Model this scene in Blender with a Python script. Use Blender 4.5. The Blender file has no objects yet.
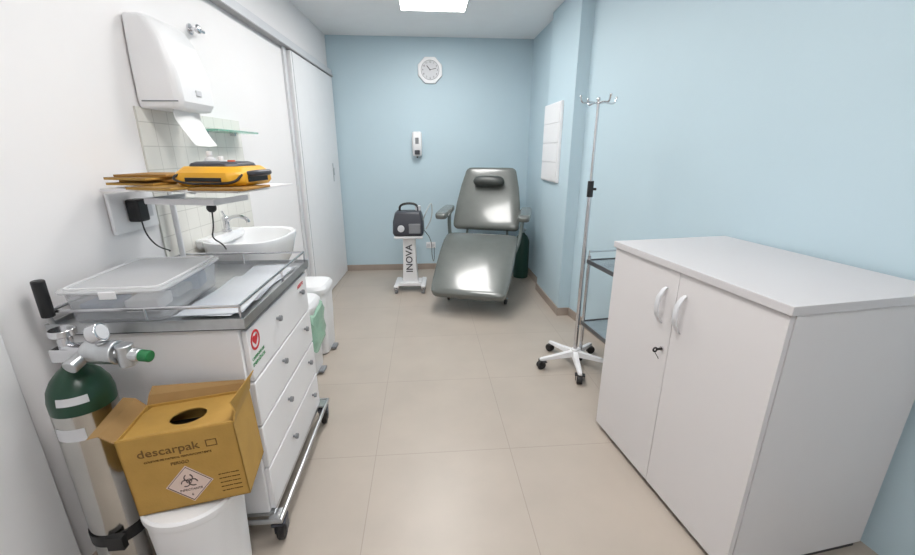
import bpy, bmesh, math, random
from mathutils import Vector, Matrix, Euler
random.seed(4)
sc=bpy.context.scene
sc.view_settings.view_transform='Standard'
D=math.radians
# ---------------------------------------------------------------- materials
def lin(c):
    c=c/255.
    return c/12.92 if c<=.04045 else ((c+.055)/1.055)**2.4
def L(rgb): return (lin(rgb[0]),lin(rgb[1]),lin(rgb[2]),1)
MATS={}
def mat(name,rgb,rough=.5,metal=0,noise=.04,nscale=8,bump=0,trans=0,coat=0,emit=None,estr=0,alpha=1,spec=.5,crough=.03):
    if name in MATS: return MATS[name]
    m=bpy.data.materials.new(name); m.use_nodes=True
    nt=m.node_tree; b=nt.nodes['Principled BSDF']
    c=L(rgb)
    tc=nt.nodes.new('ShaderNodeTexCoord'); n=nt.nodes.new('ShaderNodeTexNoise')
    n.inputs['Scale'].default_value=nscale; n.inputs['Detail'].default_value=4
    nt.links.new(tc.outputs['Object'],n.inputs['Vector'])
    r=nt.nodes.new('ShaderNodeValToRGB')
    r.color_ramp.elements[0].position=.3; r.color_ramp.elements[1].position=.7
    r.color_ramp.elements[0].color=(c[0]*(1-noise),c[1]*(1-noise),c[2]*(1-noise),1)
    r.color_ramp.elements[1].color=(min(1,c[0]*(1+noise)),min(1,c[1]*(1+noise)),min(1,c[2]*(1+noise)),1)
    nt.links.new(n.outputs['Fac'],r.inputs['Fac']); nt.links.new(r.outputs['Color'],b.inputs['Base Color'])
    b.inputs['Roughness'].default_value=rough; b.inputs['Metallic'].default_value=metal
    b.inputs['Transmission Weight'].default_value=trans; b.inputs['Coat Weight'].default_value=coat
    b.inputs['Coat Roughness'].default_value=crough
    b.inputs['Alpha'].default_value=alpha; b.inputs['Specular IOR Level'].default_value=spec
    if emit:
        b.inputs['Emission Color'].default_value=L(emit); b.inputs['Emission Strength'].default_value=estr
    if bump:
        bp=nt.nodes.new('ShaderNodeBump'); bp.inputs['Strength'].default_value=bump; bp.inputs['Distance'].default_value=.01
        n2=nt.nodes.new('ShaderNodeTexNoise'); n2.inputs['Scale'].default_value=nscale*12; n2.inputs['Detail'].default_value=6
        nt.links.new(tc.outputs['Object'],n2.inputs['Vector'])
        nt.links.new(n2.outputs['Fac'],bp.inputs['Height']); nt.links.new(bp.outputs['Normal'],b.inputs['Normal'])
    MATS[name]=m; return m
def tilemat(name,rgb,grout,w,hgt,off,mortar,rough,axis='xy',bump=.3):
    m=bpy.data.materials.new(name); m.use_nodes=True; nt=m.node_tree; b=nt.nodes['Principled BSDF']
    tc=nt.nodes.new('ShaderNodeTexCoord'); mp=nt.nodes.new('ShaderNodeMapping')
    mp.inputs['Location'].default_value=off
    br=nt.nodes.new('ShaderNodeTexBrick'); br.offset=0; br.squash=1
    br.inputs['Scale'].default_value=1; br.inputs['Brick Width'].default_value=w; br.inputs['Row Height'].default_value=hgt
    br.inputs['Mortar Size'].default_value=mortar; br.inputs['Mortar Smooth'].default_value=.1; br.inputs['Bias'].default_value=0
    c=L(rgb); br.inputs['Color1'].default_value=c
    br.inputs['Color2'].default_value=(c[0]*.97,c[1]*.97,c[2]*.97,1); br.inputs['Mortar'].default_value=L(grout)
    if axis=='yz':
        sp=nt.nodes.new('ShaderNodeSeparateXYZ'); cb=nt.nodes.new('ShaderNodeCombineXYZ')
        nt.links.new(tc.outputs['Object'],sp.inputs[0]); nt.links.new(sp.outputs[1],cb.inputs[0]); nt.links.new(sp.outputs[2],cb.inputs[1])
        nt.links.new(cb.outputs[0],mp.inputs['Vector'])
    else: nt.links.new(tc.outputs['Object'],mp.inputs['Vector'])
    nt.links.new(mp.outputs[0],br.inputs['Vector'])
    n=nt.nodes.new('ShaderNodeTexNoise'); n.inputs['Scale'].default_value=3.5; n.inputs['Detail'].default_value=8
    nt.links.new(tc.outputs['Object'],n.inputs['Vector'])
    r=nt.nodes.new('ShaderNodeValToRGB'); r.color_ramp.elements[0].color=(.93,.93,.93,1); r.color_ramp.elements[1].color=(1,1,1,1)
    r.color_ramp.elements[0].position=.35; r.color_ramp.elements[1].position=.65
    nt.links.new(n.outputs['Fac'],r.inputs['Fac'])
    mx=nt.nodes.new('ShaderNodeMix'); mx.data_type='RGBA'; mx.blend_type='MULTIPLY'; mx.inputs[0].default_value=1
    nt.links.new(br.outputs['Color'],mx.inputs[6]); nt.links.new(r.outputs['Color'],mx.inputs[7])
    nt.links.new(mx.outputs[2],b.inputs['Base Color'])
    b.inputs['Roughness'].default_value=rough
    bp=nt.nodes.new('ShaderNodeBump'); bp.inputs['Strength'].default_value=bump; bp.inputs['Distance'].default_value=.002; bp.invert=True
    nt.links.new(br.outputs['Fac'],bp.inputs['Height']); nt.links.new(bp.outputs['Normal'],b.inputs['Normal'])
    return m

M_blue=mat('paint_light_blue',(186,207,217),.55,noise=.012,nscale=2,bump=.03)
M_white=mat('paint_white',(232,230,231),.6,noise=.012,nscale=2,bump=.03)
M_ceil=mat('paint_ceiling',(240,241,242),.8,noise=.01)
M_floor=tilemat('floor_porcelain_tile',(182,171,160),(164,152,142),.69,.69,(.28,-1.73,0),.002,.34,bump=.15)
M_base=mat('baseboard_taupe',(160,147,137),.45)
M_tile=tilemat('wall_tile_white',(232,230,224),(206,204,198),.1,.1,(.0,.0,0),.002,.25,axis='yz')
M_door=mat('door_white_laminate',(230,230,232),.4,noise=.01)
M_dark=mat('gap_shade_dark',(52,50,52),.6)
M_rail=mat('rail_grey',(160,158,160),.5)
M_gwhite=mat('cabinet_laminate_grey_white',(214,211,212),.5,noise=.004,nscale=6)
M_gtop=mat('cabinet_top_laminate',(202,199,201),.4,noise=.004,nscale=6)
M_chrome=mat('chrome',(215,215,218),.14,1,noise=.02)
M_steel=mat('brushed_stainless_steel',(196,198,200),.3,1,noise=.06,nscale=30)
M_blk=mat('black_plastic',(24,24,26),.45,noise=.08)
M_rub=mat('black_rubber',(34,33,34),.6,noise=.1)
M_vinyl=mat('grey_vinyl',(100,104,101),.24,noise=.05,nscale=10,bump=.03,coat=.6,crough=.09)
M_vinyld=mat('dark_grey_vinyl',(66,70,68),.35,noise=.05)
M_frame=mat('grey_painted_steel',(112,122,120),.4)
M_wp=mat('white_plastic',(230,230,232),.35,noise=.01)
M_wpg=mat('off_white_plastic',(205,206,210),.4,noise=.02)
M_gry=mat('mid_grey_plastic',(128,130,134),.45)
M_dgry=mat('dark_grey_plastic',(56,58,66),.42)
M_enam=mat('white_enamel',(228,227,229),.3,noise=.01)
M_cer=mat('white_ceramic',(234,235,237),.1,noise=.01,coat=.6)
M_green=mat('green_paint',(18,60,42),.3,noise=.08)
M_green2=mat('dark_green_paint',(34,72,62),.4,noise=.08)
M_gbag=mat('green_bag_film',(170,214,190),.3,noise=.14,nscale=14,bump=.5,alpha=.55)
M_alu=mat('aluminium_cylinder',(196,194,190),.17,1,noise=.09,nscale=5)
M_yel=mat('yellow_plastic',(222,164,38),.4,noise=.03)
M_kraft=mat('kraft_paper',(160,118,56),.75,noise=.08,nscale=20,bump=.1)
M_card=mat('yellow_cardboard',(174,136,66),.7,noise=.07,nscale=12,bump=.06)
M_cardin=mat('cardboard_inner',(150,118,74),.8,noise=.06,nscale=12)
M_brn=mat('brown_ink',(108,78,38),.7)
M_paper=mat('paper_white',(232,232,232),.7,noise=.01)
M_pink=mat('pink_white_label',(214,192,182),.6,noise=.01)
M_red=mat('red_ink',(196,32,44),.5)
M_grn=mat('green_ink',(30,130,70),.5)
M_blkink=mat('black_ink',(20,20,22),.6)
M_clear=mat('clear_polypropylene',(228,230,234),.2,noise=.02,alpha=.3)
M_lid=mat('frosted_lid',(232,233,236),.28,noise=.03,alpha=.5)
M_folder=mat('clear_folder_film',(225,230,238),.12,noise=.03,alpha=.5,coat=.5)
M_glass=mat('green_edge_glass',(110,185,160),.08,noise=.02,alpha=.6,coat=.5)
M_glow=mat('light_diffuser',(255,255,255),.5,emit=(255,253,250),estr=22)
M_tube=mat('silicone_tube',(200,205,205),.2,noise=.02,alpha=.7)
M_cshelf=mat('satin_steel_sheet',(190,192,194),.25,1,noise=.05,nscale=20)
M_rim=mat('dull_steel_edge',(112,114,118),.4,.8,noise=.05,nscale=20)

# ---------------------------------------------------------------- mesh builder
class B:
    def __init__(s): s.bm=bmesh.new()
    def _x(s,vs,M):
        for v in vs: v.co=M@v.co
    def box(s,c,size,rot=(0,0,0)):
        r=bmesh.ops.create_cube(s.bm,size=1)
        s._x(r['verts'],Matrix.Translation(c)@Euler(rot).to_matrix().to_4x4()@Matrix.Diagonal((size[0],size[1],size[2],1)))
        return s
    def bx(s,x0,x1,y0,y1,z0,z1): return s.box(((x0+x1)/2,(y0+y1)/2,(z0+z1)/2),(abs(x1-x0),abs(y1-y0),abs(z1-z0)))
    def cyl(s,p0,p1,r,r2=None,n=24):
        p0=Vector(p0);p1=Vector(p1);d=p1-p0
        q=d.to_track_quat('Z','Y').to_matrix().to_4x4()
        k=bmesh.ops.create_cone(s.bm,cap_ends=True,segments=n,radius1=r,radius2=r if r2 is None else r2,depth=d.length)
        s._x(k['verts'],Matrix.Translation((p0+p1)/2)@q); return s
    def sph(s,c,r,sc=(1,1,1)):
        k=bmesh.ops.create_uvsphere(s.bm,u_segments=20,v_segments=12,radius=r)
        s._x(k['verts'],Matrix.Translation(c)@Matrix.Diagonal((sc[0],sc[1],sc[2],1))); return s
    def loft(s,rings,cap=True,closed=False):
        R=[[s.bm.verts.new(p) for p in r] for r in rings]
        n=len(R[0]); m=len(R)
        for i in range(m if closed else m-1):
            a=R[i];b=R[(i+1)%m]
            for j in range(n):
                s.bm.faces.new((a[j],a[(j+1)%n],b[(j+1)%n],b[j]))
        if cap and not closed:
            s.bm.faces.new(R[0][::-1]); s.bm.faces.new(R[-1])
        return s
    def lathe(s,prof,c=(0,0,0),n=32,cap=True):
        c=Vector(c)
        return s.loft([[c+Vector((r*math.cos(2*math.pi*j/n),r*math.sin(2*math.pi*j/n),z)) for j in range(n)] for r,z in prof],cap)
    def sup(s,prof,c=(0,0,0),e=2.6,n=40,cap=True,rip=0):
        c=Vector(c); rs=[]
        for a,b,z in prof:
            r=[]
            for j in range(n):
                t=2*math.pi*j/n; ct,st=math.cos(t),math.sin(t)
                k=1+rip*math.sin(7*t+z*30)+rip*.7*math.sin(13*t-z*40)
                r.append(c+Vector((k*a*math.copysign(abs(ct)**(2/e),ct),k*b*math.copysign(abs(st)**(2/e),st),z+rip*.8*math.sin(5*t))))
            rs.append(r)
        return s.loft(rs,cap)
    def tube(s,pts,r,n=10,closed=False,sm=0):
        P=[Vector(p) for p in pts]
        for _ in range(sm):
            Q=[]
            m=len(P)
            if not closed: Q.append(P[0])
            for i in range(m if closed else m-1):
                a=P[i];b=P[(i+1)%m]; Q+= [a*.75+b*.25,a*.25+b*.75]
            if not closed: Q.append(P[-1])
            P=Q
        rs=[];m=len(P);up=None
        for i,p in enumerate(P):
            if closed: t=(P[(i+1)%m]-P[i-1]).normalized()
            else: t=(P[min(i+1,m-1)]-P[max(i-1,0)]).normalized()
            if up is None:
                up=Vector((0,0,1)) if abs(t.z)<.9 else Vector((1,0,0))
            a=(up-t*up.dot(t)); 
            if a.length<1e-4: a=t.orthogonal()
            a.normalize(); b=t.cross(a); up=a
            rs.append([p+r*(a*math.cos(2*math.pi*j/n)+b*math.sin(2*math.pi*j/n)) for j in range(n)])
        return s.loft(rs,True,closed)
    def prism(s,pts,z0,z1):
        a=[s.bm.verts.new((x,y,z0)) for x,y in pts]; b=[s.bm.verts.new((x,y,z1)) for x,y in pts]
        n=len(pts)
        for i in range(n): s.bm.faces.new((a[i],a[(i+1)%n],b[(i+1)%n],b[i]))
        s.bm.faces.new(a[::-1]); s.bm.faces.new(b); return s
    def ring(s,c,r0,r1,a0=0,a1=360,n=32,thick=.001,plane='xz'):
        c=Vector(c);full=abs(a1-a0)>=360
        def P(r,t,d):
            x,z=r*math.cos(t),r*math.sin(t)
            if plane=='xz': return c+Vector((x,-d,z))
            if plane=='yz': return c+Vector((d,x,z))
            return c+Vector((x,z,d))
        rs=[]
        for i in range(n if full else n+1):
            t=D(a0+(a1-a0)*i/n)
            rs.append([P(r0,t,0),P(r1,t,0),P(r1,t,thick),P(r0,t,thick)])
        return s.loft(rs,True,full)
    def cushion(s,path,ws,th,r=.05,n=28,e=3.5,sub=5,mn=.25):
        P=[];W=[]
        for i in range(len(path)-1):
            for k in range(sub):
                t=k/sub; P.append(Vector((0,*path[i]))*(1-t)+Vector((0,*path[i+1]))*t); W.append(ws[i]*(1-t)+ws[i+1]*t)
        P.append(Vector((0,*path[-1])));W.append(ws[-1])
        for _ in range(2):
            P=[P[0]]+[(P[i-1]+P[i]*2+P[i+1])/4 for i in range(1,len(P)-1)]+[P[-1]]
        cum=[0]
        for i in range(1,len(P)): cum.append(cum[-1]+(P[i]-P[i-1]).length)
        T=cum[-1]
        def at(d):
            for i in range(1,len(P)):
                if cum[i]>=d-1e-9:
                    k=(d-cum[i-1])/(cum[i]-cum[i-1]); return P[i-1].lerp(P[i],k),W[i-1]*(1-k)+W[i]*k,(P[i]-P[i-1]).normalized()
            return P[-1],W[-1],(P[-1]-P[-2]).normalized()
        ds=[r*(1-math.cos(D(a))) for a in (4,15,30,45,60,75,90)]
        ds+= [r+(T-2*r)*i/16 for i in range(1,16)]+[T-x for x in ds[::-1]]
        rs=[]
        for d in ds:
            p,w,t=at(d); q=min(d,T-d); k=1 if q>=r else math.sqrt(max(0,1-(1-q/r)**2))
            nrm=Vector((0,-t.z,t.y)); ww=w-r*(1-k); tt=th/2*(mn+(1-mn)*k)
            ring=[]
            for j in range(n):
                a=2*math.pi*j/n;c_,s_=math.cos(a),math.sin(a)
                ring.append(p+Vector((1,0,0))*ww*math.copysign(abs(c_)**(2/e/1.6),c_)+nrm*tt*math.copysign(abs(s_)**(2/e),s_))
            rs.append(ring)
        return s.loft(rs)
    def done(s,name,m,parent=None,loc=(0,0,0),rot=(0,0,0),bevel=0,seg=2,smooth=35,label=None):
        bmesh.ops.recalc_face_normals(s.bm,faces=s.bm.faces)
        me=bpy.data.meshes.new(name); s.bm.to_mesh(me); s.bm.free()
        for p in me.polygons: p.use_smooth=True
        me.set_sharp_from_angle(angle=D(smooth))
        o=bpy.data.objects.new(name,me); me.materials.append(m)
        sc.collection.objects.link(o); o.location=loc; o.rotation_euler=rot
        if parent: o.parent=parent
        if bevel:
            b=o.modifiers.new('bevel','BEVEL'); b.width=bevel; b.segments=seg; b.limit_method='ANGLE'; b.angle_limit=D(40)
        if label: o['label']=label
        return o
def thing(name,label,cat,loc=(0,0,0),rz=0,group=None,rot=None):
    o=bpy.data.objects.new(name,None); sc.collection.objects.link(o); o.empty_display_size=.1
    o.location=loc; o.rotation_euler=rot if rot else (0,0,D(rz))
    o['label']=label;o['category']=cat
    if group:o['group']=group
    return o
def tag(o,label,cat,group=None):
    o['label']=label;o['category']=cat
    if group:o['group']=group
    return o
def struct(o): o['kind']='structure'; return o
def text(s,size,m,parent,loc,rot,name='lettering',ex=.0006,align='CENTER',sx=1,bold=0):
    cu=bpy.data.curves.new('t','FONT'); cu.body=s; cu.size=size; cu.extrude=ex; cu.align_x=align; cu.align_y='CENTER'; cu.offset=bold
    cu.resolution_u=3
    t=bpy.data.objects.new('t',cu); sc.collection.objects.link(t)
    bpy.context.view_layer.update()
    me=bpy.data.meshes.new_from_object(t.evaluated_get(bpy.context.evaluated_depsgraph_get()))
    bpy.data.objects.remove(t); bpy.data.curves.remove(cu)
    me.name=name; me.materials.clear(); me.materials.append(m)
    o=bpy.data.objects.new(name,me); sc.collection.objects.link(o); o.parent=parent; o.location=loc; o.rotation_euler=rot; o.scale=(sx,1,1)
    return o
def caster(parent,x,y,r,top,ang=0,mw=None,mh=None,w=.02):
    mw=mw or M_rub; mh=mh or M_chrome
    a=D(ang)
    h=B().cyl((0,0,r*1.9),(0,0,top),r*.3).box((0,0,r*2.0),(w*2.2,r*1.2,r*.25))
    h.box((w*.9,r*.25,r*1.45),(.004,r*.9,r*1.3)).box((-w*.9,r*.25,r*1.45),(.004,r*.9,r*1.3))
    ho=h.done('caster',mh,parent,loc=(x,y,0),rot=(0,0,a),bevel=.001)
    B().cyl((-w*.6,r*.4,r),(w*.6,r*.4,r),r,n=28).done('wheel',mw,ho,bevel=r*.15,seg=3)
    return ho

# ---------------------------------------------------------------- room
LW=lambda y:-1.06-.0458*(5.15-y)
RW=lambda y:1.32+.156*(3.5-y)
LROT=-2.62
H=2.7; YB=5.15; YF=-1.2
struct(B().prism([(-1.6,YF-.1),(2.3,YF-.1),(2.3,YB+.1),(-1.6,YB+.1)],-.1,0).done('floor',M_floor))
struct(B().prism([(-1.6,YF-.1),(2.3,YF-.1),(2.3,YB+.1),(-1.6,YB+.1)],H,H+.1).done('ceiling',M_ceil))
struct(B().prism([(-1.6,YB),(1.6,YB),(1.6,YB+.1),(-1.6,YB+.1)],0,H).done('wall_back',M_blue))
struct(B().prism([(-1.6,YF-.1),(2.3,YF-.1),(2.3,YF),(-1.6,YF)],0,H).done('wall_front',M_white))
struct(B().prism([(LW(YF),YF),(LW(YB),YB),(LW(YB)-.1,YB),(LW(YF)-.1,YF)],0,H).done('wall_left',M_white))
struct(B().prism([(RW(YF),YF),(RW(3.6),3.6),(1.28,3.7),(1.28,YB),(1.5,YB),(1.5,3.8),(RW(YF)+.1,YF)],0,H).done('wall_right',M_blue))
struct(B().prism([(1.22,3.47),(1.34,3.47),(1.34,4.22),(1.22,4.22)],0,H).done('wall_column',M_blue))
struct(B().bx(-1.06,1.28,YB-.012,YB,0,.075).done('baseboard_back',M_base,bevel=.002))
YS=1.95
struct(B().prism([(RW(YS)-.012,YS),(RW(3.458)-.012,3.458),(1.208,3.458),(1.208,4.232),(1.268,4.232),(1.268,YB-.012),(1.285,YB-.012),(1.285,4.21),(1.225,4.21),(1.225,3.475),(RW(3.475)+.005,3.475),(RW(YS)+.005,YS)],0,.075).done('baseboard_right',M_base))
struct(B().prism([(LW(1.2),1.2),(LW(3.75),3.75),(LW(3.75)+.012,3.75),(LW(1.2)+.012,1.2)],0,.075).done('baseboard_left',M_base))
dr=struct(B().bx(0,.035,0,1.3,.01,2.27).done('door_1',M_door,loc=(LW(3.82)+.012,3.82,0),rot=(0,0,D(LROT)),bevel=.003))
B().bx(.035,.04,1.0,1.03,1.15,1.35).bx(.04,.05,1.005,1.025,1.22,1.3).done('door_handle',M_steel,dr,bevel=.002)
B().bx(.0355,.037,.03,.035,.02,2.26).done('door_edge_strip',M_gry,dr)
struct(B().bx(0,.055,0,4.2,2.285,2.30).bx(0,.045,0,4.2,2.30,2.35).done('trim_1',M_wpg,loc=(LW(.95),.95,0),rot=(0,0,D(LROT)),bevel=.002))
struct(B().bx(.0,.057,0,4.2,2.279,2.285).done('trim_2',M_rail,loc=(LW(.95),.95,0),rot=(0,0,D(LROT))))
struct(B().bx(0,.02,0,.06,0,2.28).done('trim_3',M_wpg,loc=(LW(3.74),3.74,0),rot=(0,0,D(LROT)),bevel=.002))
struct(B().bx(0,.04,0,.55,0,2.2).done('trim_4',M_door,loc=(LW(.6),.6,0),rot=(0,0,D(LROT)),bevel=.004))
struct(B().bx(0,.008,0,.9,.9,1.66).done('trim_5',M_tile,loc=(LW(1.93),1.93,0),rot=(0,0,D(LROT))))

# ---------------------------------------------------------------- ceiling lights
for i,(x,y) in enumerate([(.11,3.94),(.0,2.75),(.1,1.2),(.15,-.4)]):  # panels nearest the camera are unseen, added to brighten the near room
    c=thing('ceiling_light','square recessed LED ceiling panel with white frame','ceiling light',(x,y,H-.012),group='ceiling LED panels')
    B().bx(-.3,.3,-.3,-.285,0,.012).bx(-.3,.3,.285,.3,0,.012).bx(-.3,-.285,-.285,.285,0,.012).bx(.285,.3,-.285,.285,0,.012).done('light_frame',M_wp,c)
    B().bx(-.285,.285,-.285,.285,.003,.009).done('light_diffuser',M_glow,c)

# ---------------------------------------------------------------- clock
ck=thing('wall_clock','white octagonal wall clock with black numerals on blue wall','clock',(.09,YB,2.36))
def octo(r,d0,d1,b):
    ring=lambda d,rr:[Vector((rr*math.cos(D(22.5+45*i)),-d,rr*math.sin(D(22.5+45*i)))) for i in range(8)]
    return b.loft([ring(d0,r),ring(d1,r*.96)])
octo(.152,0,.03,B()).done('clock_case',M_wp,ck,bevel=.003)
B().cyl((0,-.03,0),(0,-.032,0),.1,n=40).done('clock_face',M_wpg,ck)
B().ring((0,-.03,0),.1,.104,n=40,thick=.005).done('clock_rim',M_gry,ck)
for i in range(12):
    a=D(90-30*(i+1)); text(str(i+1),.026,M_blkink,ck,(.083*math.cos(a),-.0325,.083*math.sin(a)),(D(90),0,0),'numeral')
B().box((-.018,-.035,.022),(.008,.002,.06),(0,D(-40),0)).done('hour_hand',M_blkink,ck)
B().box((.034,-.037,.01),(.07,.002,.005),(0,D(-14),0)).done('minute_hand',M_blkink,ck)
B().cyl((0,-.03,0),(0,-.04,0),.006).done('clock_hub',M_blkink,ck)

sd=thing('soap_dispenser','white wall-mounted soap dispenser with grey level window','soap dispenser',(-.08,YB,1.42))
b=B(); for_r=[]
for z,w,d in [(0,.046,.07),(.02,.054,.085),(.12,.06,.1),(.22,.06,.1),(.265,.056,.09),(.28,.04,.07)]:
    for_r.append([Vector((x,y,z)) for x,y in [(-w,0),(w,0),(w,-d*.75),(w*.7,-d),(-w*.7,-d),(-w,-d*.75)]])
b.loft(for_r).done('dispenser_body',M_wp,sd,bevel=.006,seg=3)
B().bx(-.02,.02,-.104,-.095,.14,.21).done('level_window',M_gry,sd,bevel=.004)
B().bx(-.03,.03,-.108,-.085,.02,.07).done('push_lever',M_dgry,sd,bevel=.006)
B().cyl((0,-.05,.005),(0,-.05,-.02),.01).done('nozzle',M_dgry,sd)

o=thing('wall_outlet','white power outlet plate low on blue wall','power outlet',(.06,YB,.32))
B().bx(-.06,.06,-.01,0,-.04,.04).done('outlet_plate',M_wp,o,bevel=.003)
for x in(-.028,.028):
    k=B().bx(x-.02,x+.02,-.014,-.009,-.018,.018).done('socket',M_wpg,o,bevel=.003)
ep=thing('electrical_panel','white flush electrical panel cover on blue column','electrical panel',(1.22,3.97,1.2))
B().bx(-.025,0,-.25,.25,0,.7).done('panel_frame',M_wp,ep,bevel=.004)
for r in range(4):
    B().bx(-.031,-.024,-.235,.235,.012+r*.171,.176+r*.171).done('panel_cover',M_wp,ep,bevel=.003)

# ---------------------------------------------------------------- recliner
rc=thing('medical_recliner','grey glossy vinyl reclining medical armchair with raised leg rest','armchair',(.56,4.1,0),-17.8)
B().cushion([(.325,.65),(.37,.74),(.46,.91),(.56,1.1),(.65,1.29)],[.365,.37,.355,.325,.275],.1,r=.045,e=5,mn=.5).done('backrest',M_vinyl,rc)
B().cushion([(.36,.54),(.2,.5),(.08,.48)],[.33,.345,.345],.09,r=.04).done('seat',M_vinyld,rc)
B().cushion([(.12,.615),(-.02,.57),(-.18,.48),(-.34,.38),(-.5,.28),(-.64,.195)],[.375,.385,.385,.38,.37,.35],.095,r=.055,e=5,mn=.5).done('leg_rest',M_vinyl,rc)
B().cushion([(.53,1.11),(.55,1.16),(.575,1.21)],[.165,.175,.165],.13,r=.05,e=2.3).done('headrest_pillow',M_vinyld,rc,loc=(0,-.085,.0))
for sx in(-1,1):
    x=sx*.43
    arm=B().cushion([(.44,.87),(.26,.855),(.06,.835),(0,.82)],[.055,.065,.065,.055],.065,r=.035).done('armrest',M_vinyl,rc,loc=(x,0,0))
    B().tube([(-sx*.03,.28,.82),(-sx*.03,.26,.7),(-sx*.06,.22,.5),(-sx*.1,.12,.42)],.02,sm=2).bx(-.035,.035,.1,.36,.808,.826).done('armrest_bracket',M_frame,arm)
fr=B()
for sx in(-1,1):
    fr.tube([(sx*.28,.36,.09),(sx*.28,-.26,.09)],.018)
    fr.tube([(sx*.26,.3,.09),(sx*.26,.1,.42),(sx*.26,.3,.44)],.016,sm=1).tube([(sx*.26,-.2,.1),(sx*.26,.08,.42)],.016)
    fr.tube([(sx*.24,.36,.42),(sx*.22,.47,.75),(sx*.2,.61,1.05)],.013,sm=1)
    fr.tube([(sx*.22,0,.42),(sx*.22,-.25,.34),(sx*.2,-.55,.17)],.013,sm=1)
fr.tube([(-.28,.34,.09),(.28,.34,.09)],.018).tube([(-.28,-.24,.09),(.28,-.24,.09)],.018).tube([(-.26,.08,.42),(.26,.08,.42)],.016)
fr.bx(-.12,.12,.0,.25,.28,.44)
fr.done('chair_frame',M_frame,rc)
for x,y in[(-.28,-.24),(.31,-.24),(-.28,.34),(.28,.34)]: caster(rc,x,y,.034,.09,ang=20)

gc=thing('gas_cylinder','small dark green oxygen cylinder standing behind the recliner','gas cylinder',(1.15,4.72,0))
B().lathe([(.085,0),(.09,.01),(.09,.42),(.085,.46),(.06,.51),(.03,.535),(.025,.55)]).done('cylinder_body',M_green2,gc)
B().cyl((0,0,.55),(0,0,.6),.02).cyl((-.04,0,.585),(.04,0,.585),.014).done('valve',M_steel,gc)

# ---------------------------------------------------------------- suction aspirator on stand
sp=thing('suction_aspirator_stand','dark grey portable aspirator on white wheeled column stand','medical device',(-.18,4.33,0),-3)
bs=B()
for sx in(-1,1):
    bs.loft([[Vector((sx*x,y,z)) for x,z in[(.12,.07),(.17,.07),(.17,.095),(.12,.1)]] for y in(-.17,.17)])
bs.bx(-.13,.13,-.1,.1,.07,.11)
bs.done('stand_base',M_wp,sp,bevel=.01,seg=3)
for x,y in[(-.145,-.14),(.145,-.14),(-.145,.14),(.145,.14)]: caster(sp,x,y,.028,.075,ang=30,mw=M_gry)
B().loft([[Vector((x,y,z)) for x,y in[(-w,-.05),(w,-.05),(w,.05),(-w,.05)]] for z,w in[(.1,.085),(.35,.07),(.6,.065)]]).done('stand_column',M_wp,sp,bevel=.008,seg=3)
B().bx(-.15,.15,-.12,.12,.6,.625).done('stand_platform',M_wp,sp,bevel=.008)
text('INOVA',.1,M_dgry,sp,(0,-.054,.37),(D(90),D(-90),0),ex=.0008,bold=.001)
B().loft([[Vector((x,y,z)) for x,y in[(-w,-d),(w,-d),(w,d*.9),(-w,d*.9)]] for z,w,d in[(.625,.145,.12),(.66,.16,.13),(.78,.155,.12),(.88,.13,.09)]]).done('device_housing',M_dgry,sp,bevel=.02,seg=3)
B().tube([(-.09,0,.87),(-.09,0,.93),(-.03,0,.955),(.05,0,.955),(.1,0,.93),(.1,0,.87)],.012,sm=2).done('carry_handle',M_blk,sp)
B().bx(.01,.13,-.14,-.122,.66,.76).done('control_panel',M_gry,sp,bevel=.004)
B().cyl((-.07,-.12,.71),(-.07,-.145,.71),.035).done('gauge',M_wpg,sp,bevel=.003)
B().cyl((.1,.02,.88),(.1,.02,.93),.03,n=20).done('filter_cap',M_wpg,sp,bevel=.003)
B().tube([(.14,-.02,.75),(.2,-.05,.9),(.25,0,.98),(.25,.02,.8),(.18,.02,.68)],.006,sm=3).done('suction_tube',M_tube,sp)
B().tube([(.15,.1,.66),(.23,.3,.5),(.22,.5,.25),(.24,.74,.1),(.24,.79,.3)],.004,sm=3).done('power_cord',M_blk,sp)

# ---------------------------------------------------------------- cabinet
cb=thing('storage_cabinet','light grey laminate two-door storage cabinet with thick top','cabinet',(1.04,1.0,0),7.1)
CW=.887;CD=.62;CH=1.06
B().bx(.02,CD,0,.018,.03,CH-.03).bx(.02,CD,CW-.018,CW,.03,CH-.03).bx(CD-.012,CD,.018,CW-.018,.03,CH-.03).bx(.02,CD-.012,.018,CW-.018,.03,.05).bx(.03,CD-.012,.018,CW-.018,.5,.518).done('cabinet_body',M_gwhite,cb)
B().bx(.035,CD-.01,.01,CW-.01,0,.03).done('plinth',M_dark,cb)  # coloured dark to stand for the shaded gap under the doors
B().bx(-.01,CD+.005,-.008,CW+.008,CH-.03,CH).done('cabinet_top',M_gtop,cb,bevel=.002)
for y0,y1,hy in[(.002,CW/2-.0015,CW/2-.045),(CW/2+.0015,CW-.002,CW/2+.062)]:
    d=B().bx(0,.018,y0,y1,.03,CH-.034).done('cabinet_door',M_gwhite,cb,bevel=.001)
    pts=[(0,hy,.79),(-.012,hy,.8),(-.03,hy,.83),(-.035,hy,.87),(-.03,hy,.91),(-.012,hy,.94),(0,hy,.95)]
    hb=B(); rings=[]
    for i,(x,y,z) in enumerate(pts):
        w=.006+.006*math.sin(math.pi*i/6)
        rings.append([Vector((x+a,y+b_,z)) for a,b_ in[(-.004,-w),(-.004,w),(.004,w),(.004,-w)]])
    hb.loft(rings).done('door_handle',M_wpg,d,bevel=.002,label='light grey arched bow handle')
    if y0>.1:
        B().cyl((0,hy-.03,.685),(-.006,hy-.03,.685),.011).done('lock',M_chrome,d)
        B().bx(-.03,-.006,hy-.032,-.028+hy,.68,.69).ring((-.035,hy-.03,.685),.005,.012,plane='xz',thick=.003).tube([(-.035,hy-.03,.675),(-.02,hy-.035,.65),(-.012,hy-.03,.64)],.0015).done('key',M_blk,d,label='small dark key hanging in the lock')

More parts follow.
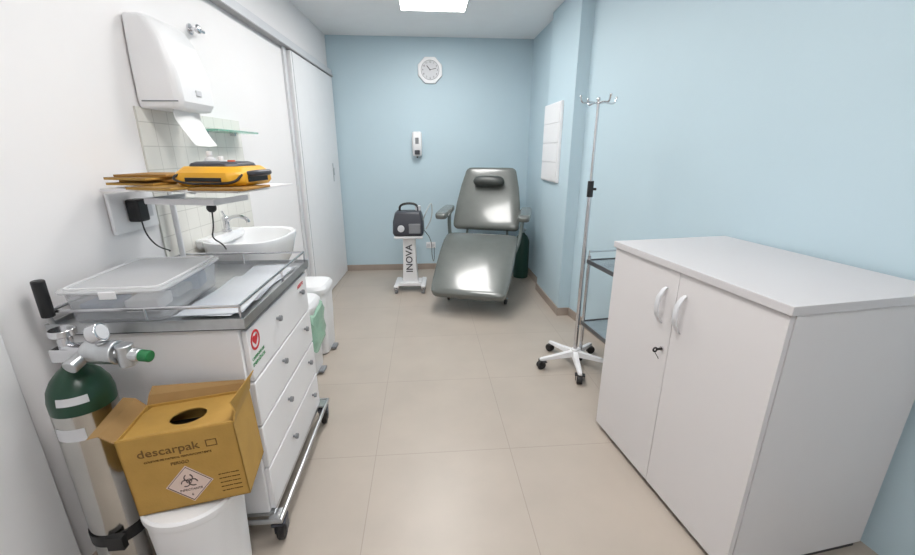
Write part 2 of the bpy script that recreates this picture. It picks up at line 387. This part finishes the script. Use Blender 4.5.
# ---------------------------------------------------------------- IV pole
iv=thing('iv_pole','chrome intravenous drip stand with white five-star wheeled base','IV pole',(1.045,2.55,0))
b=B().cyl((0,0,.075),(0,0,.13),.035,.026)
for k in range(5):
    a=D(115+72*k); c_,s_=math.cos(a),math.sin(a); n_=Vector((-s_,c_,0)); u_=Vector((c_,s_,0))
    b.loft([[u_*r+n_*(-w)+Vector((0,0,z0)),u_*r+n_*w+Vector((0,0,z0)),u_*r+n_*w*.7+Vector((0,0,z1)),u_*r-n_*w*.7+Vector((0,0,z1))] for r,w,z0,z1 in[(.01,.024,.075,.12),(.14,.02,.07,.098),(.25,.016,.064,.084),(.265,.01,.066,.08)]])
b.done('star_base',M_wp,iv,bevel=.003)
for k in range(5):
    a=D(115+72*k); caster(iv,.24*math.cos(a),.24*math.sin(a),.03,.07,ang=40+60*k,mh=M_blk,w=.03)
B().cyl((0,0,.12),(0,0,1.24),.0135).done('lower_pole',M_chrome,iv)
B().cyl((0,0,1.2),(0,0,1.77),.009).done('upper_pole',M_chrome,iv)
B().cyl((0,0,1.2),(0,0,1.3),.019).cyl((0,0,1.25),(.035,-.01,1.25),.008).done('height_clamp',M_blk,iv,bevel=.002)
for k in range(4):
    a=D(10+90*k); c_,s_=math.cos(a),math.sin(a)
    B().tube([(0,0,1.75),(.05*c_,.05*s_,1.76),(.09*c_,.09*s_,1.75),(.112*c_,.112*s_,1.758),(.12*c_,.12*s_,1.785)],.005,sm=2).sph((.12*c_,.12*s_,1.787),.007).done('bag_hook',M_chrome,iv)
B().sph((0,0,1.775),.012).done('pole_finial',M_chrome,iv)

# ---------------------------------------------------------------- instrument cart
ic=thing('instrument_cart','two-tier stainless steel instrument cart against the blue wall','trolley',(1.275,2.37,0),7)
for z in(.77,.32):
    s_=B().bx(-.15,.15,-.25,.25,z-.004,z).done('shelf',M_cshelf,ic)
    B().bx(-.155,-.15,-.25,.25,z-.022,z+.006).bx(.15,.155,-.25,.25,z-.022,z+.006).bx(-.155,.155,-.255,-.25,z-.022,z+.006).bx(-.155,.155,.25,.255,z-.022,z+.006).done('shelf_rim',M_rim,s_,label='dull steel edge strip around the shelf')
for x in(-.143,.143):
    for y in(-.243,.243):
        B().cyl((x,y,.06),(x,y,.8),.011,n=14).done('cart_leg',M_chrome,ic)
        caster(ic,x,y,.03,.08,ang=10,mh=M_blk,w=.025)
for y,e_ in((-.243,-.007),(.243,.007)):
    B().tube([(-.143,y,.8),(-.143,y+e_,.83),(.143,y+e_,.83),(.143,y,.8)],.0075).done('push_rail',M_chrome,ic)

# ---------------------------------------------------------------- left side wall items
pt=thing('paper_towel_dispenser','large white wall-mounted paper towel dispenser with towel hanging out','paper towel dispenser',(LW(2.1)+.006,2.1,1.655),LROT)
rs=[]
for z,d,y in[(0,.16,.14),(.03,.18,.145),(.15,.175,.145),(.27,.14,.14),(.34,.1,.135),(.36,.075,.13)]:
    rs.append([Vector((x,yy,z)) for x,yy in[(0,-y),(d*.85,-y),(d,-y*.86),(d,y*.86),(d*.85,y),(0,y)]])
B().loft(rs).done('dispenser_body',M_wp,pt,bevel=.01,seg=3)
B().bx(.174,.185,-.02,.02,.06,.085).done('lock',M_wpg,pt,bevel=.003)
B().bx(.02,.17,-.1475,-.1445,.025,.03).done('cover_seam',M_gry,pt)
tw=B(); prof=[(.11,.0),(.115,-.04),(.13,-.08),(.15,-.12),(.165,-.15)]
tw.loft([[Vector((x,y0,z)),Vector((x+.02,y0*.3+.02,z-.006)),Vector((x,y1,z)),Vector((x+.003,y1,z)),Vector((x+.023,y0*.3+.02,z-.006)),Vector((x+.003,y0,z))] for (x,z),y0,y1 in zip(prof,[-.1,-.1,-.09,-.08,-.07],[.1,.1,.1,.1,.11])])
tw.done('paper_towel',M_paper,pt)
hk=thing('wall_hook','round chrome wall knob above the towel dispenser','hook',(LW(2.46),2.46,2.075),LROT)
B().cyl((0,0,0),(.008,0,0),.025).cyl((.005,0,0),(.04,0,0),.009).sph((.045,0,0),.022,(.6,1,1)).cyl((.04,0,0),(.04,.06,0),.008).done('hook_body',M_chrome,hk)
gs=thing('glass_shelf','small green-edged glass shelf on white tiles','shelf',(LW(2.55)+.008,2.55,1.58),LROT)
B().bx(0,.13,-.24,.24,0,.01).done('glass_plate',M_glass,gs,bevel=.001)
for y in(-.15,.15): B().cyl((0,y,-.006),(.03,y,-.006),.007).bx(.0,.03,y-.008,y+.008,-.012,0).done('shelf_bracket',M_chrome,gs)
ol=thing('wall_outlet','white double outlet plate on white wall','power outlet',(LW(1.8)+.004,1.79,1.245),LROT)
B().bx(0,.014,-.13,.12,-.08,.08).done('outlet_plate',M_wp,ol,bevel=.004)
B().bx(.013,.02,.02,.09,-.035,.035).done('socket',M_wpg,ol,bevel=.003)
pa=thing('power_adapter','black plug-in power adapter with thin cord','power adapter',(LW(1.8)+.0195,1.76,1.25),LROT)
B().bx(0,.05,-.03,.03,-.045,.045).done('adapter_body',M_blk,pa,bevel=.008,seg=3)
B().tube([(.03,0,-.035),(.035,.0,-.1),(.05,.03,-.16),(.06,.09,-.19),(.05,.1,-.195)],.003,sm=3).done('adapter_cord',M_blk,pa)

# ---------------------------------------------------------------- sink
sk=thing('wash_basin','white ceramic wall-hung wash basin on tiled splashback','sink',(LW(2.33)+.216,2.33,0),LROT)
sk.scale=(.95,.95,1)
B().sup([(.1,.12,.8),(.15,.19,.83),(.195,.24,.91),(.215,.262,.99),(.222,.27,1.015),(.22,.268,1.032),(.212,.26,1.036),(.192,.237,1.03),(.175,.22,1.0),(.14,.17,.92),(.07,.09,.875),(.02,.02,.873)],e=2.8,n=48).done('basin',M_cer,sk)
B().bx(-.222,-.13,-.2,.2,.99,1.045).done('basin_ledge',M_cer,sk,bevel=.02,seg=4)
B().cyl((0,0,.873),(0,0,.877),.022).done('drain',M_chrome,sk)
B().cyl((0,0,.8),(0,0,.62),.018).tube([(0,0,.62),(0,0,.56),(-.06,0,.54),(-.1,0,.6),(-.22,0,.6)],.018,sm=2).done('drain_trap',M_wp,sk)
fc=thing('faucet','chrome basin faucet with curved spout','faucet',(LW(2.4)+.06,2.38,1.0455),LROT)
B().cyl((0,0,0),(0,0,.012),.026).cyl((0,0,0),(0,0,.07),.016).tube([(0,0,.05),(.03,0,.08),(.08,0,.085),(.12,0,.07),(.125,0,.05)],.01,sm=2).done('faucet_body',M_chrome,fc)
B().sph((0,0,.075),.019,(1,1,.7)).tube([(0,0,.08),(-.02,.01,.11)],.006).done('faucet_lever',M_chrome,fc)

# ---------------------------------------------------------------- bins
def bin_(x,y,h,bag,label,rz):
    o=thing('pedal_bin',label,'trash can',(x,y,0),rz,group='pedal bins by the sink')
    B().sup([(a,a*1.05,z) for z,a in[(0.01,.12),(.03,.126),(h-.07,.138)]],e=4.5).done('bin_body',M_wp,o)
    B().sup([(.145,.152,h-.07),(.148,.155,h-.06),(.147,.154,h-.035),(.13,.137,h-.012),(.08,.085,h-.002),(.02,.02,h)],e=4.5).done('bin_lid',M_wp,o)
    B().bx(.11,.16,-.04,.04,.012,.03).done('pedal',M_gry,o,bevel=.004)
    if bag:
        z0=h-.062
        B().sup([(.146,.153,z0),(.16,.168,z0-.012),(.166,.175,z0-.07),(.158,.166,z0-.14),(.168,.176,z0-.2),(.156,.163,z0-.27),(.144,.151,z0-.25),(.144,.151,z0-.03)],e=3.8,n=120,rip=.032,cap=False).done('bin_liner',M_gbag,o,label='translucent pale green plastic liner hanging over the rim')
    return o
bin_(-.885,2.6,.55,True,'white plastic pedal bin with green liner beside sink',LROT)
bin_(-.875,2.96,.56,False,'white plastic pedal bin without liner near the door',LROT)

# ---------------------------------------------------------------- emergency trolley
tr=thing('medical_trolley','white enamel emergency trolley with four drawers and steel top','trolley',(-.9,1.69,0))
X0,X1,Y0,Y1=-.285,.29,-.4,.33
B().bx(X0,X1-.02,Y0,Y1,.135,.92).done('trolley_body',M_enam,tr,bevel=.004)
zs=[.14,.335,.52,.705,.905]
for i in range(4):
    d=B().bx(X1-.02,X1,Y0+.012,Y1-.012,zs[i]+.004,zs[i+1]-.004).done('drawer',M_enam,tr,bevel=.004)
    zc=(zs[i]+zs[i+1])/2+.03
    for y in(-.12,.2):
        B().cyl((X1,y,zc),(X1+.012,y,zc),.006,n=14).cyl((X1+.01,y,zc),(X1+.022,y,zc),.012,n=18).done('knob',M_gry,d,bevel=.002)
B().bx(X0-.01,X1+.012,Y0-.02,Y1+.01,.92,.94).done('tray_rim',M_dgry,tr,bevel=.002)
B().bx(X0-.008,X1+.01,Y0-.018,Y1+.008,.9405,.945).bx(X0-.012,X1+.014,Y0-.022,Y0-.018,.925,.96).bx(X0-.012,X1+.014,Y1+.008,Y1+.012,.925,.96).bx(X1+.01,X1+.014,Y0-.02,Y1+.01,.925,.96).bx(X0-.012,X0-.008,Y0-.02,Y1+.01,.925,.96).done('steel_top',M_steel,tr)
b=B().tube([(X0,Y0-.01,1.0),(X1,Y0-.01,1.0),(X1,Y1,1.0),(X0,Y1,1.0)],.0055,closed=True)
for x,y in[(X0,Y0-.01),(X1,Y0-.01),(X1,Y1),(X0,Y1),(X1,0),(X0,0),(0,Y0-.01),(0,Y1)]: b.cyl((x,y,.945),(x,y,1.0),.004,n=10)
b.done('guard_rail',M_chrome,tr)
b=B().bx(X0,X1-.005,Y0-.0,Y1+.0,.12,.135)
for x,y in[(X0,Y0),(X1,Y0),(X1,Y1),(X0,Y1)]: b.box((x+(.005 if x>0 else 0),y,.124),(.05,.06,.008))
b.tube([(X0-.005,Y0-.03,.124),(X1+.028,Y0-.03,.124),(X1+.028,Y1+.04,.124),(X0-.005,Y1+.04,.124)],.011,closed=True)
b.done('bumper_frame',M_steel,tr)
for x in(X0+.04,X1+.012):
    for y in(Y0+.0,Y1-.01): caster(tr,x,y,.05,.122,ang=8,w=.024,mh=M_dgry)
B().tube([(X0+.005,Y0,.92),(X0+.005,Y0-.02,.98),(X0+.005,Y0-.02,1.1)],.008).done('push_handle',M_steel,tr)
B().cyl((X0+.005,Y0-.02,.985),(X0+.005,Y0-.02,1.105),.017).done('handle_grip',M_blk,tr,bevel=.004)
B().cyl((X0+.02,.3,.945),(X0+.02,.3,1.335),.012).tube([(X0+.02,.3,1.33),(X0+.1,.2,1.33),(.0,.0,1.33)],.012,sm=1).done('shelf_post',M_wp,tr)
sh=B().box((0,0,0),(.56,.34,.008)).box((0,-.17,.0),(.56,.006,.008)).box((0,.17,.0),(.56,.006,.008)).box((.28,0,.0),(.006,.34,.008)).box((-.28,0,.0),(.006,.34,.008))
sh.done('upper_shelf',M_enam,tr,loc=(.03,.02,1.345),rot=(0,0,D(-14)))
B().box((0,0,0),(.3,.2,.006)).box((0,-.1,.01),(.3,.004,.02)).box((.15,0,.01),(.004,.2,.02)).box((-.15,0,.01),(.004,.2,.02)).done('lower_tray',M_enam,tr,loc=(-.02,.06,1.285),rot=(0,0,D(-14)))
e=X1+.0006
B().ring((e,-.335,.845),.028,.037,plane='yz').done('emblem_ring',M_red,tr)
B().sph((e,-.3455,.8515),.012,(.05,1,1)).sph((e,-.3245,.8515),.012,(.05,1,1)).box((e,-.335,.843),(.0014,.024,.024),(D(45),0,0)).done('heart_symbol',M_red,tr)
text('CARRINHO DE',.016,M_grn,tr,(e,-.325,.786),(D(90),0,D(90)))
text('EMERGÊNCIA',.018,M_grn,tr,(e,-.325,.765),(D(90),0,D(90)))
B().bx(e-.001,e,.16,.27,.84,.89).done('sticker',M_paper,tr)
text('ABERTO',.024,M_red,tr,(e+.0005,.215,.865),(D(90),0,D(90)),bold=.0004)

# storage box on tray
TT=.946
pb=thing('plastic_storage_box','clear plastic storage box with flat translucent lid on trolley','storage box',(-1.01,1.5,TT),2)
BH=.11
B().sup([(.138,.19,0),(.142,.194,.008),(.15,.203,BH-.005),(.157,.21,BH-.002),(.155,.208,BH),(.148,.201,BH-.005),(.139,.191,.012),(.02,.02,.01)],e=14,n=80).done('box_tub',M_clear,pb)
B().sup([(.16,.214,BH-.006),(.163,.217,BH),(.159,.213,BH+.006),(.02,.02,BH+.007)],e=14,n=80).done('box_lid',M_lid,pb)
B().sup([(.148,.202,BH+.0065),(.148,.202,BH+.011),(.141,.195,BH+.011),(.141,.195,BH+.0065)],e=14,n=80,cap=False).done('lid_rim',M_wp,pb)
for sy in(-1,1): B().box((0,sy*.218,BH-.01),(.05,.005,.025)).done('lid_clip',M_wp,pb,bevel=.002)
M_pk=mat('blue_grey_packet',(150,165,185),.6)
M_pk2=mat('beige_packet',(196,186,168),.6)
for i in range(6):
    x,y=[(-.07,-.125),(.06,-.115),(-.065,.0),(.06,.01),(-.065,.125),(.06,.125)][i]
    tag(B().box((0,0,.025),(.1,.1,.03+.012*(i%3))).done('supply_packet',[M_pk,M_paper,M_pk2,M_gry,M_paper,M_pk][i],None,loc=(-1.01+x,1.5+y,TT+.018),rot=(0,0,.1*(i%3)),bevel=.005),['blue-grey','white','beige','mid grey','white','blue-grey'][i]+' packet inside the clear storage box','packet','packets in the storage box')
for i,(x,y,r,k) in enumerate([(-.74,1.84,4,.95),(-.715,1.79,-4,.95),(-.735,1.62,4,1.1),(-.74,1.47,-3,1.05),(-.72,1.46,5,.95)]):
    f_=thing('document_folder','clear plastic folder holding white sheets on steel trolley top','folder',(x,y,TT+.003*i),r,group='folders on the trolley top')
    B().bx(-.085*k,.085*k,-.145*k,.145*k,0,.0012).done('paper_sheet',M_paper,f_)
    B().bx(-.09*k,.09*k,-.15*k,.15*k,.0014,.0022).done('folder_cover',M_folder,f_)

# defibrillator
SZ=1.3495; S2=SZ+.0095
df=thing('defibrillator','yellow portable defibrillator with grey top lying on steel shelf','defibrillator',(-.755,1.65,S2),-12)
B().loft([[Vector((x,y,z)) for x,y in[(-a,-b_+.03),(-a+.03,-b_),(a-.04,-b_),(a,-b_+.04),(a,b_-.03),(a-.03,b_),(-a+.03,b_),(-a,b_-.03)]] for a,b_,z in[(.125,.105,0),(.135,.118,.015),(.133,.116,.045),(.11,.095,.068)]]).done('device_case',M_yel,df,bevel=.006,seg=2)
B().loft([[Vector((x,y,z)) for x,y in[(-a,-b_+.02),(-a+.02,-b_),(a-.03,-b_),(a,-b_+.03),(a,b_-.02),(a-.02,b_),(-a+.02,b_),(-a,b_-.02)]] for a,b_,z in[(.095,.08,.066),(.09,.076,.078),(.076,.062,.084)]]).done('device_top',M_dgry,df,bevel=.003)
B().box((.0,-.1175,.024),(.14,.004,.014)).box((.1345,0,.024),(.004,.12,.02)).done('case_trim',M_blk,df,bevel=.001)
B().bx(-.05,.02,-.04,.03,.083,.088).done('display_panel',M_wpg,df,bevel=.002)
B().cyl((.05,-.02,.082),(.05,-.02,.089),.013).done('shock_button',mat('orange_button',(225,90,30),.4),df)
B().tube([(.125,-.05,.04),(.155,-.05,.045),(.163,0,.045),(.155,.05,.045),(.125,.05,.04)],.011,sm=2).done('carry_handle',M_dgry,df)
B().tube([(-.08,-.1,.05),(-.12,-.125,.03),(-.06,-.14,.012),(.05,-.138,.012),(.12,-.12,.014),(.125,-.08,.04)],.0045,sm=3).done('electrode_cable',M_blk,df)
EN=[(-.93,1.6,-19,SZ),(-.7,1.56,-9,SZ)]+[(x,y,r,S2+i*.0097) for i,(x,y,r) in enumerate([(-1.06,1.7,-13),(-1.035,1.73,4),(-1.06,1.69,-20),(-1.04,1.72,-6)])]
for i,(x,y,r,z) in enumerate(EN):
    e_=thing('paper_envelope','brown kraft paper envelope stacked on the steel shelf' if i>1 else 'loose brown kraft envelope lying flat on the steel shelf','envelope',(x,y,z),r,group='envelopes on the steel shelf')
    k=.1
    B().bx(-k,k,-.09,.09,0,.0085).done('envelope_body',M_kraft if i%2 else M_card,e_,bevel=.002)
    B().prism([(-k,-.09),(k,-.09),(k-.025,-.05),(-k+.025,-.05)],.0085,.0092).done('envelope_flap',M_cardin,e_)
for x,y,h_ in[(-.9,1.86,.13),(-.85,1.845,.11)]:
    bo=thing('pump_bottle','small white plastic bottle standing on the steel shelf','bottle',(x,y,SZ),group='small bottles on the steel shelf')
    B().lathe([(.02,0),(.023,.004),(.023,h_*.7),(.018,h_*.8),(.009,h_*.84),(.009,h_*.9)],n=24).done('bottle_body',M_wpg,bo)
    B().cyl((0,0,h_*.86),(0,0,h_),.011).done('bottle_cap',M_wp,bo,bevel=.002)
cbk=thing('hanging_cable','black round cable plug with cord hanging below the shelf','cable',(-.82,1.66,1.281))
B().sph((0,-.02,-.01),.018).tube([(0,-.02,-.02),(-.01,-.01,-.09),(-.03,0,-.13),(-.02,.06,-.17),(-.03,.1,-.2)],.003,sm=3).done('cable_body',M_blk,cbk)

# ---------------------------------------------------------------- oxygen cylinder
ox=thing('oxygen_cylinder','aluminium oxygen cylinder with green shoulder and chrome regulator','gas cylinder',(-1.045,1.15,0))
RR=.079
B().lathe([(RR-.008,0),(RR-.002,.012),(RR,.03),(RR,.755)],n=48).done('cylinder_body',M_alu,ox)
B().lathe([(RR+.0002,.75),(RR+.0005,.785),(.074,.815),(.06,.843),(.042,.865),(.027,.878),(.022,.89)],n=48).done('cylinder_shoulder',M_green,ox)
def lab(a0,a1,z0,z1,r0,m,r1=None):
    rs=[]; r1=r0 if r1 is None else r1
    for i in range(9):
        a=D(a0+(a1-a0)*i/8); rs.append([Vector((r*math.cos(a),r*math.sin(a),z)) for r,z in((r0+.0012,z0),(r1+.0012,z1),(r1,z1),(r0,z0))])
    return B().loft(rs).done('paper_label',m,ox)
lab(-95,-40,.787,.81,RR+.0003,M_wpg,.0757)
lab(-120,-60,.67,.71,RR+.0002,M_wpg)
B().cyl((0,0,.885),(0,0,.98),.018).cyl((0,0,.93),(.08,-.02,.93),.022).cyl((0,0,.975),(0,0,.995),.032).box((0,0,.92),(.06,.055,.04)).done('cylinder_valve',M_chrome,ox,bevel=.002)
B().cyl((.07,-.02,.93),(.16,-.03,.93),.034).cyl((.12,-.03,.93),(.12,-.03,.965),.013).tube([(.15,-.03,.93),(.22,-.035,.92)],.019).cyl((.18,-.033,.89),(.18,-.033,.955),.022).done('regulator_body',M_steel,ox,bevel=.003)
gd=Vector((.9,.1,.3)).normalized(); g0=Vector((.1,-.03,.985))
g=B().cyl(g0,g0+gd*.03,.028,n=32).done('pressure_gauge',M_chrome,ox,bevel=.003)
B().cyl(g0+gd*.0301,g0+gd*.031,.022,n=32).done('gauge_face',M_wpg,g)
B().cyl((.22,-.035,.92),(.25,-.04,.918),.017).done('flow_knob',mat('green_knob',(24,110,60),.4),ox,bevel=.003)
B().cyl((.07,-.02,.93),(.06,-.08,.91),.02).done('pressure_knob',M_steel,ox,bevel=.003)
B().lathe([(RR+.0005,.27),(RR+.004,.27),(RR+.004,.31),(RR+.0005,.31)],cap=False).box((.04,-.083,.29),(.05,.02,.05)).done('strap',M_blk,ox)

# ---------------------------------------------------------------- bucket + sharps box
bk=thing('waste_bucket','white plastic round bucket supporting the sharps box','bucket',(-.765,1.11,0))
B().lathe([(.11,0),(.118,.005),(.135,.40),(.138,.42),(.138,.428),(.132,.428),(.128,.40),(.11,.02),(.02,.015)],n=44).done('bucket_body',M_wp,bk)
B().lathe([(.14,.415),(.142,.42),(.142,.44),(.135,.448),(.1,.45),(.02,.45)],n=44).done('bucket_lid',M_wp,bk)
SR=(D(-1.5),D(-3),D(9))
sb=thing('sharps_disposal_box','yellow cardboard sharps container with open flaps and biohazard diamond','sharps container',(-.725,1.12,.4585),rot=SR)
W,Dp,Hh=.152,.095,.255
b=B().bx(-W,W,-Dp,-Dp+.004,0,Hh).bx(-W,W,Dp-.004,Dp,0,Hh).bx(-W,-W+.004,-Dp,Dp,0,Hh).bx(W-.004,W,-Dp,Dp,0,Hh).bx(-W,W,-Dp,Dp,0,.004)
b.done('carton',M_card,sb)
b=B(); n=32; ins=[];out=[]
R_=.042
for j in range(n):
    t=2*math.pi*j/n; c_,s_=math.cos(t),math.sin(t); k=min((W-.004)/max(abs(c_),1e-6),(Dp-.004)/max(abs(s_),1e-6))
    ins.append((R_*c_*1.2,R_*s_)); out.append((k*c_,k*s_))
b.loft([[Vector((*p,z)) for p in q] for q,z in[(out,Hh-.012),(out,Hh-.008),(ins,Hh-.008),(ins,Hh-.012)]],cap=False,closed=True)
b.done('top_panel',M_card,sb)
B().bx(-.145,.145,-.088,.088,.006,.19).done('dark_hole_fill',M_blk,sb,bevel=.01,label='black fill darkening the opening in place of shade')  # black block paints in the shade seen through the carton hole
def flap(p0,p1,mid,tip,m=M_card,th=.003):
    # folded flap: hinge edge -> crease -> outer edge, with uneven corners
    p0=Vector(p0);p1=Vector(p1);u_=(p1-p0).normalized()
    rows=[]
    for d0,d1,tp in[((0,0,0),(0,0,0),0),(mid[0],mid[1],.008),(tip[0],tip[1],.02)]:
        rows.append((p0+Vector(d0)+u_*tp,p1+Vector(d1)-u_*tp))
    n_=u_.cross(Vector(tip[0])).normalized()*th
    bb=B(); bb.loft([[a,c,c+n_,a+n_] for a,c in rows])
    return bb.done('carton_flap',m,sb,smooth=15)
flap((-W,Dp,Hh),(-W,-Dp,Hh),((-.02,0,.035),(-.035,0,.025)),((-.045,0,.05),(-.072,0,.015)),M_cardin)
flap((W,-Dp,Hh),(W,Dp,Hh),((.008,0,.03),(.01,0,.04)),((-.005,0,.055),(.03,0,.075)))
flap((W,Dp,Hh),(-W,Dp,Hh),((0,.01,.02),(0,.008,.03)),((0,.03,.022),(0,.02,.055)),M_cardin)
flap((-W,-Dp+.002,Hh),(W,-Dp+.002,Hh),((0,.01,-.002),(0,.01,-.002)),((0,.02,-.005),(0,.02,-.003)))
fx=(D(90),0,0); yy=-Dp-.0008
text('descarpak',.036,M_brn,sb,(-.03,yy,.203),fx,sx=1.1)
B().bx(.068,.098,yy-.0006,yy,.192,.1945).bx(.068,.098,yy-.0006,yy,.212,.2145).bx(.068,.0705,yy-.0006,yy,.192,.2145).bx(.0955,.098,yy-.0006,yy,.192,.2145).done('logo',M_brn,sb)
text('COLETOR DE MATERIAL PERFUROCORTANTE',.0085,M_brn,sb,(-.01,yy,.175),fx)
text('PERIGO',.014,M_brn,sb,(-.01,yy,.155),fx)
for z in(.03,.045,.06,.075,.09): text('uso exclusivo hospitalar',.006,M_brn,sb,(.108,yy,z),fx)
ZD=.078;SD=.09
B().box((0,yy,ZD),(SD,.001,SD),(0,D(45),0)).done('hazard_diamond',M_pink,sb)
M_sym=mat('faded_black_ink',(86,70,68),.6)
b=B(); hw=SD/2*.92
for a in(0,90,180,270):
    c_,s_=math.cos(D(a+45)),math.sin(D(a+45)); b.box((hw*c_,yy-.0008,ZD+hw*s_),(.0016,.001,hw*2),(0,-D(a+45),0))
for a in(90,210,330):
    c_,s_=.012*math.cos(D(a)),.012*math.sin(D(a)); b.ring((c_,yy-.0003,ZD+.01+s_),.0095,.0125,a0=a+30,a1=a+330,thick=.0012,n=20)
b.ring((0,yy-.0003,ZD+.01),.006,.008,thick=.0012)
b.done('biohazard_symbol',M_sym,sb)
text('INFECTANTE',.0105,M_sym,sb,(0,yy-.0006,ZD-.02),fx)
text('6',.012,M_sym,sb,(0,yy-.0006,ZD-.038),fx)

# ---------------------------------------------------------------- world + camera
w=bpy.data.worlds.new('World'); sc.world=w; w.use_nodes=True
w.node_tree.nodes['Background'].inputs[0].default_value=(.8,.88,1,1); w.node_tree.nodes['Background'].inputs[1].default_value=.3
cam=bpy.data.cameras.new('Camera'); co=bpy.data.objects.new('Camera',cam); sc.collection.objects.link(co)
co.location=(0,0,1.48); co.rotation_euler=(D(90-17.3),0,D(-4.5))
cam.sensor_width=36; cam.lens=36*406/915; cam.clip_start=.02
sc.camera=co
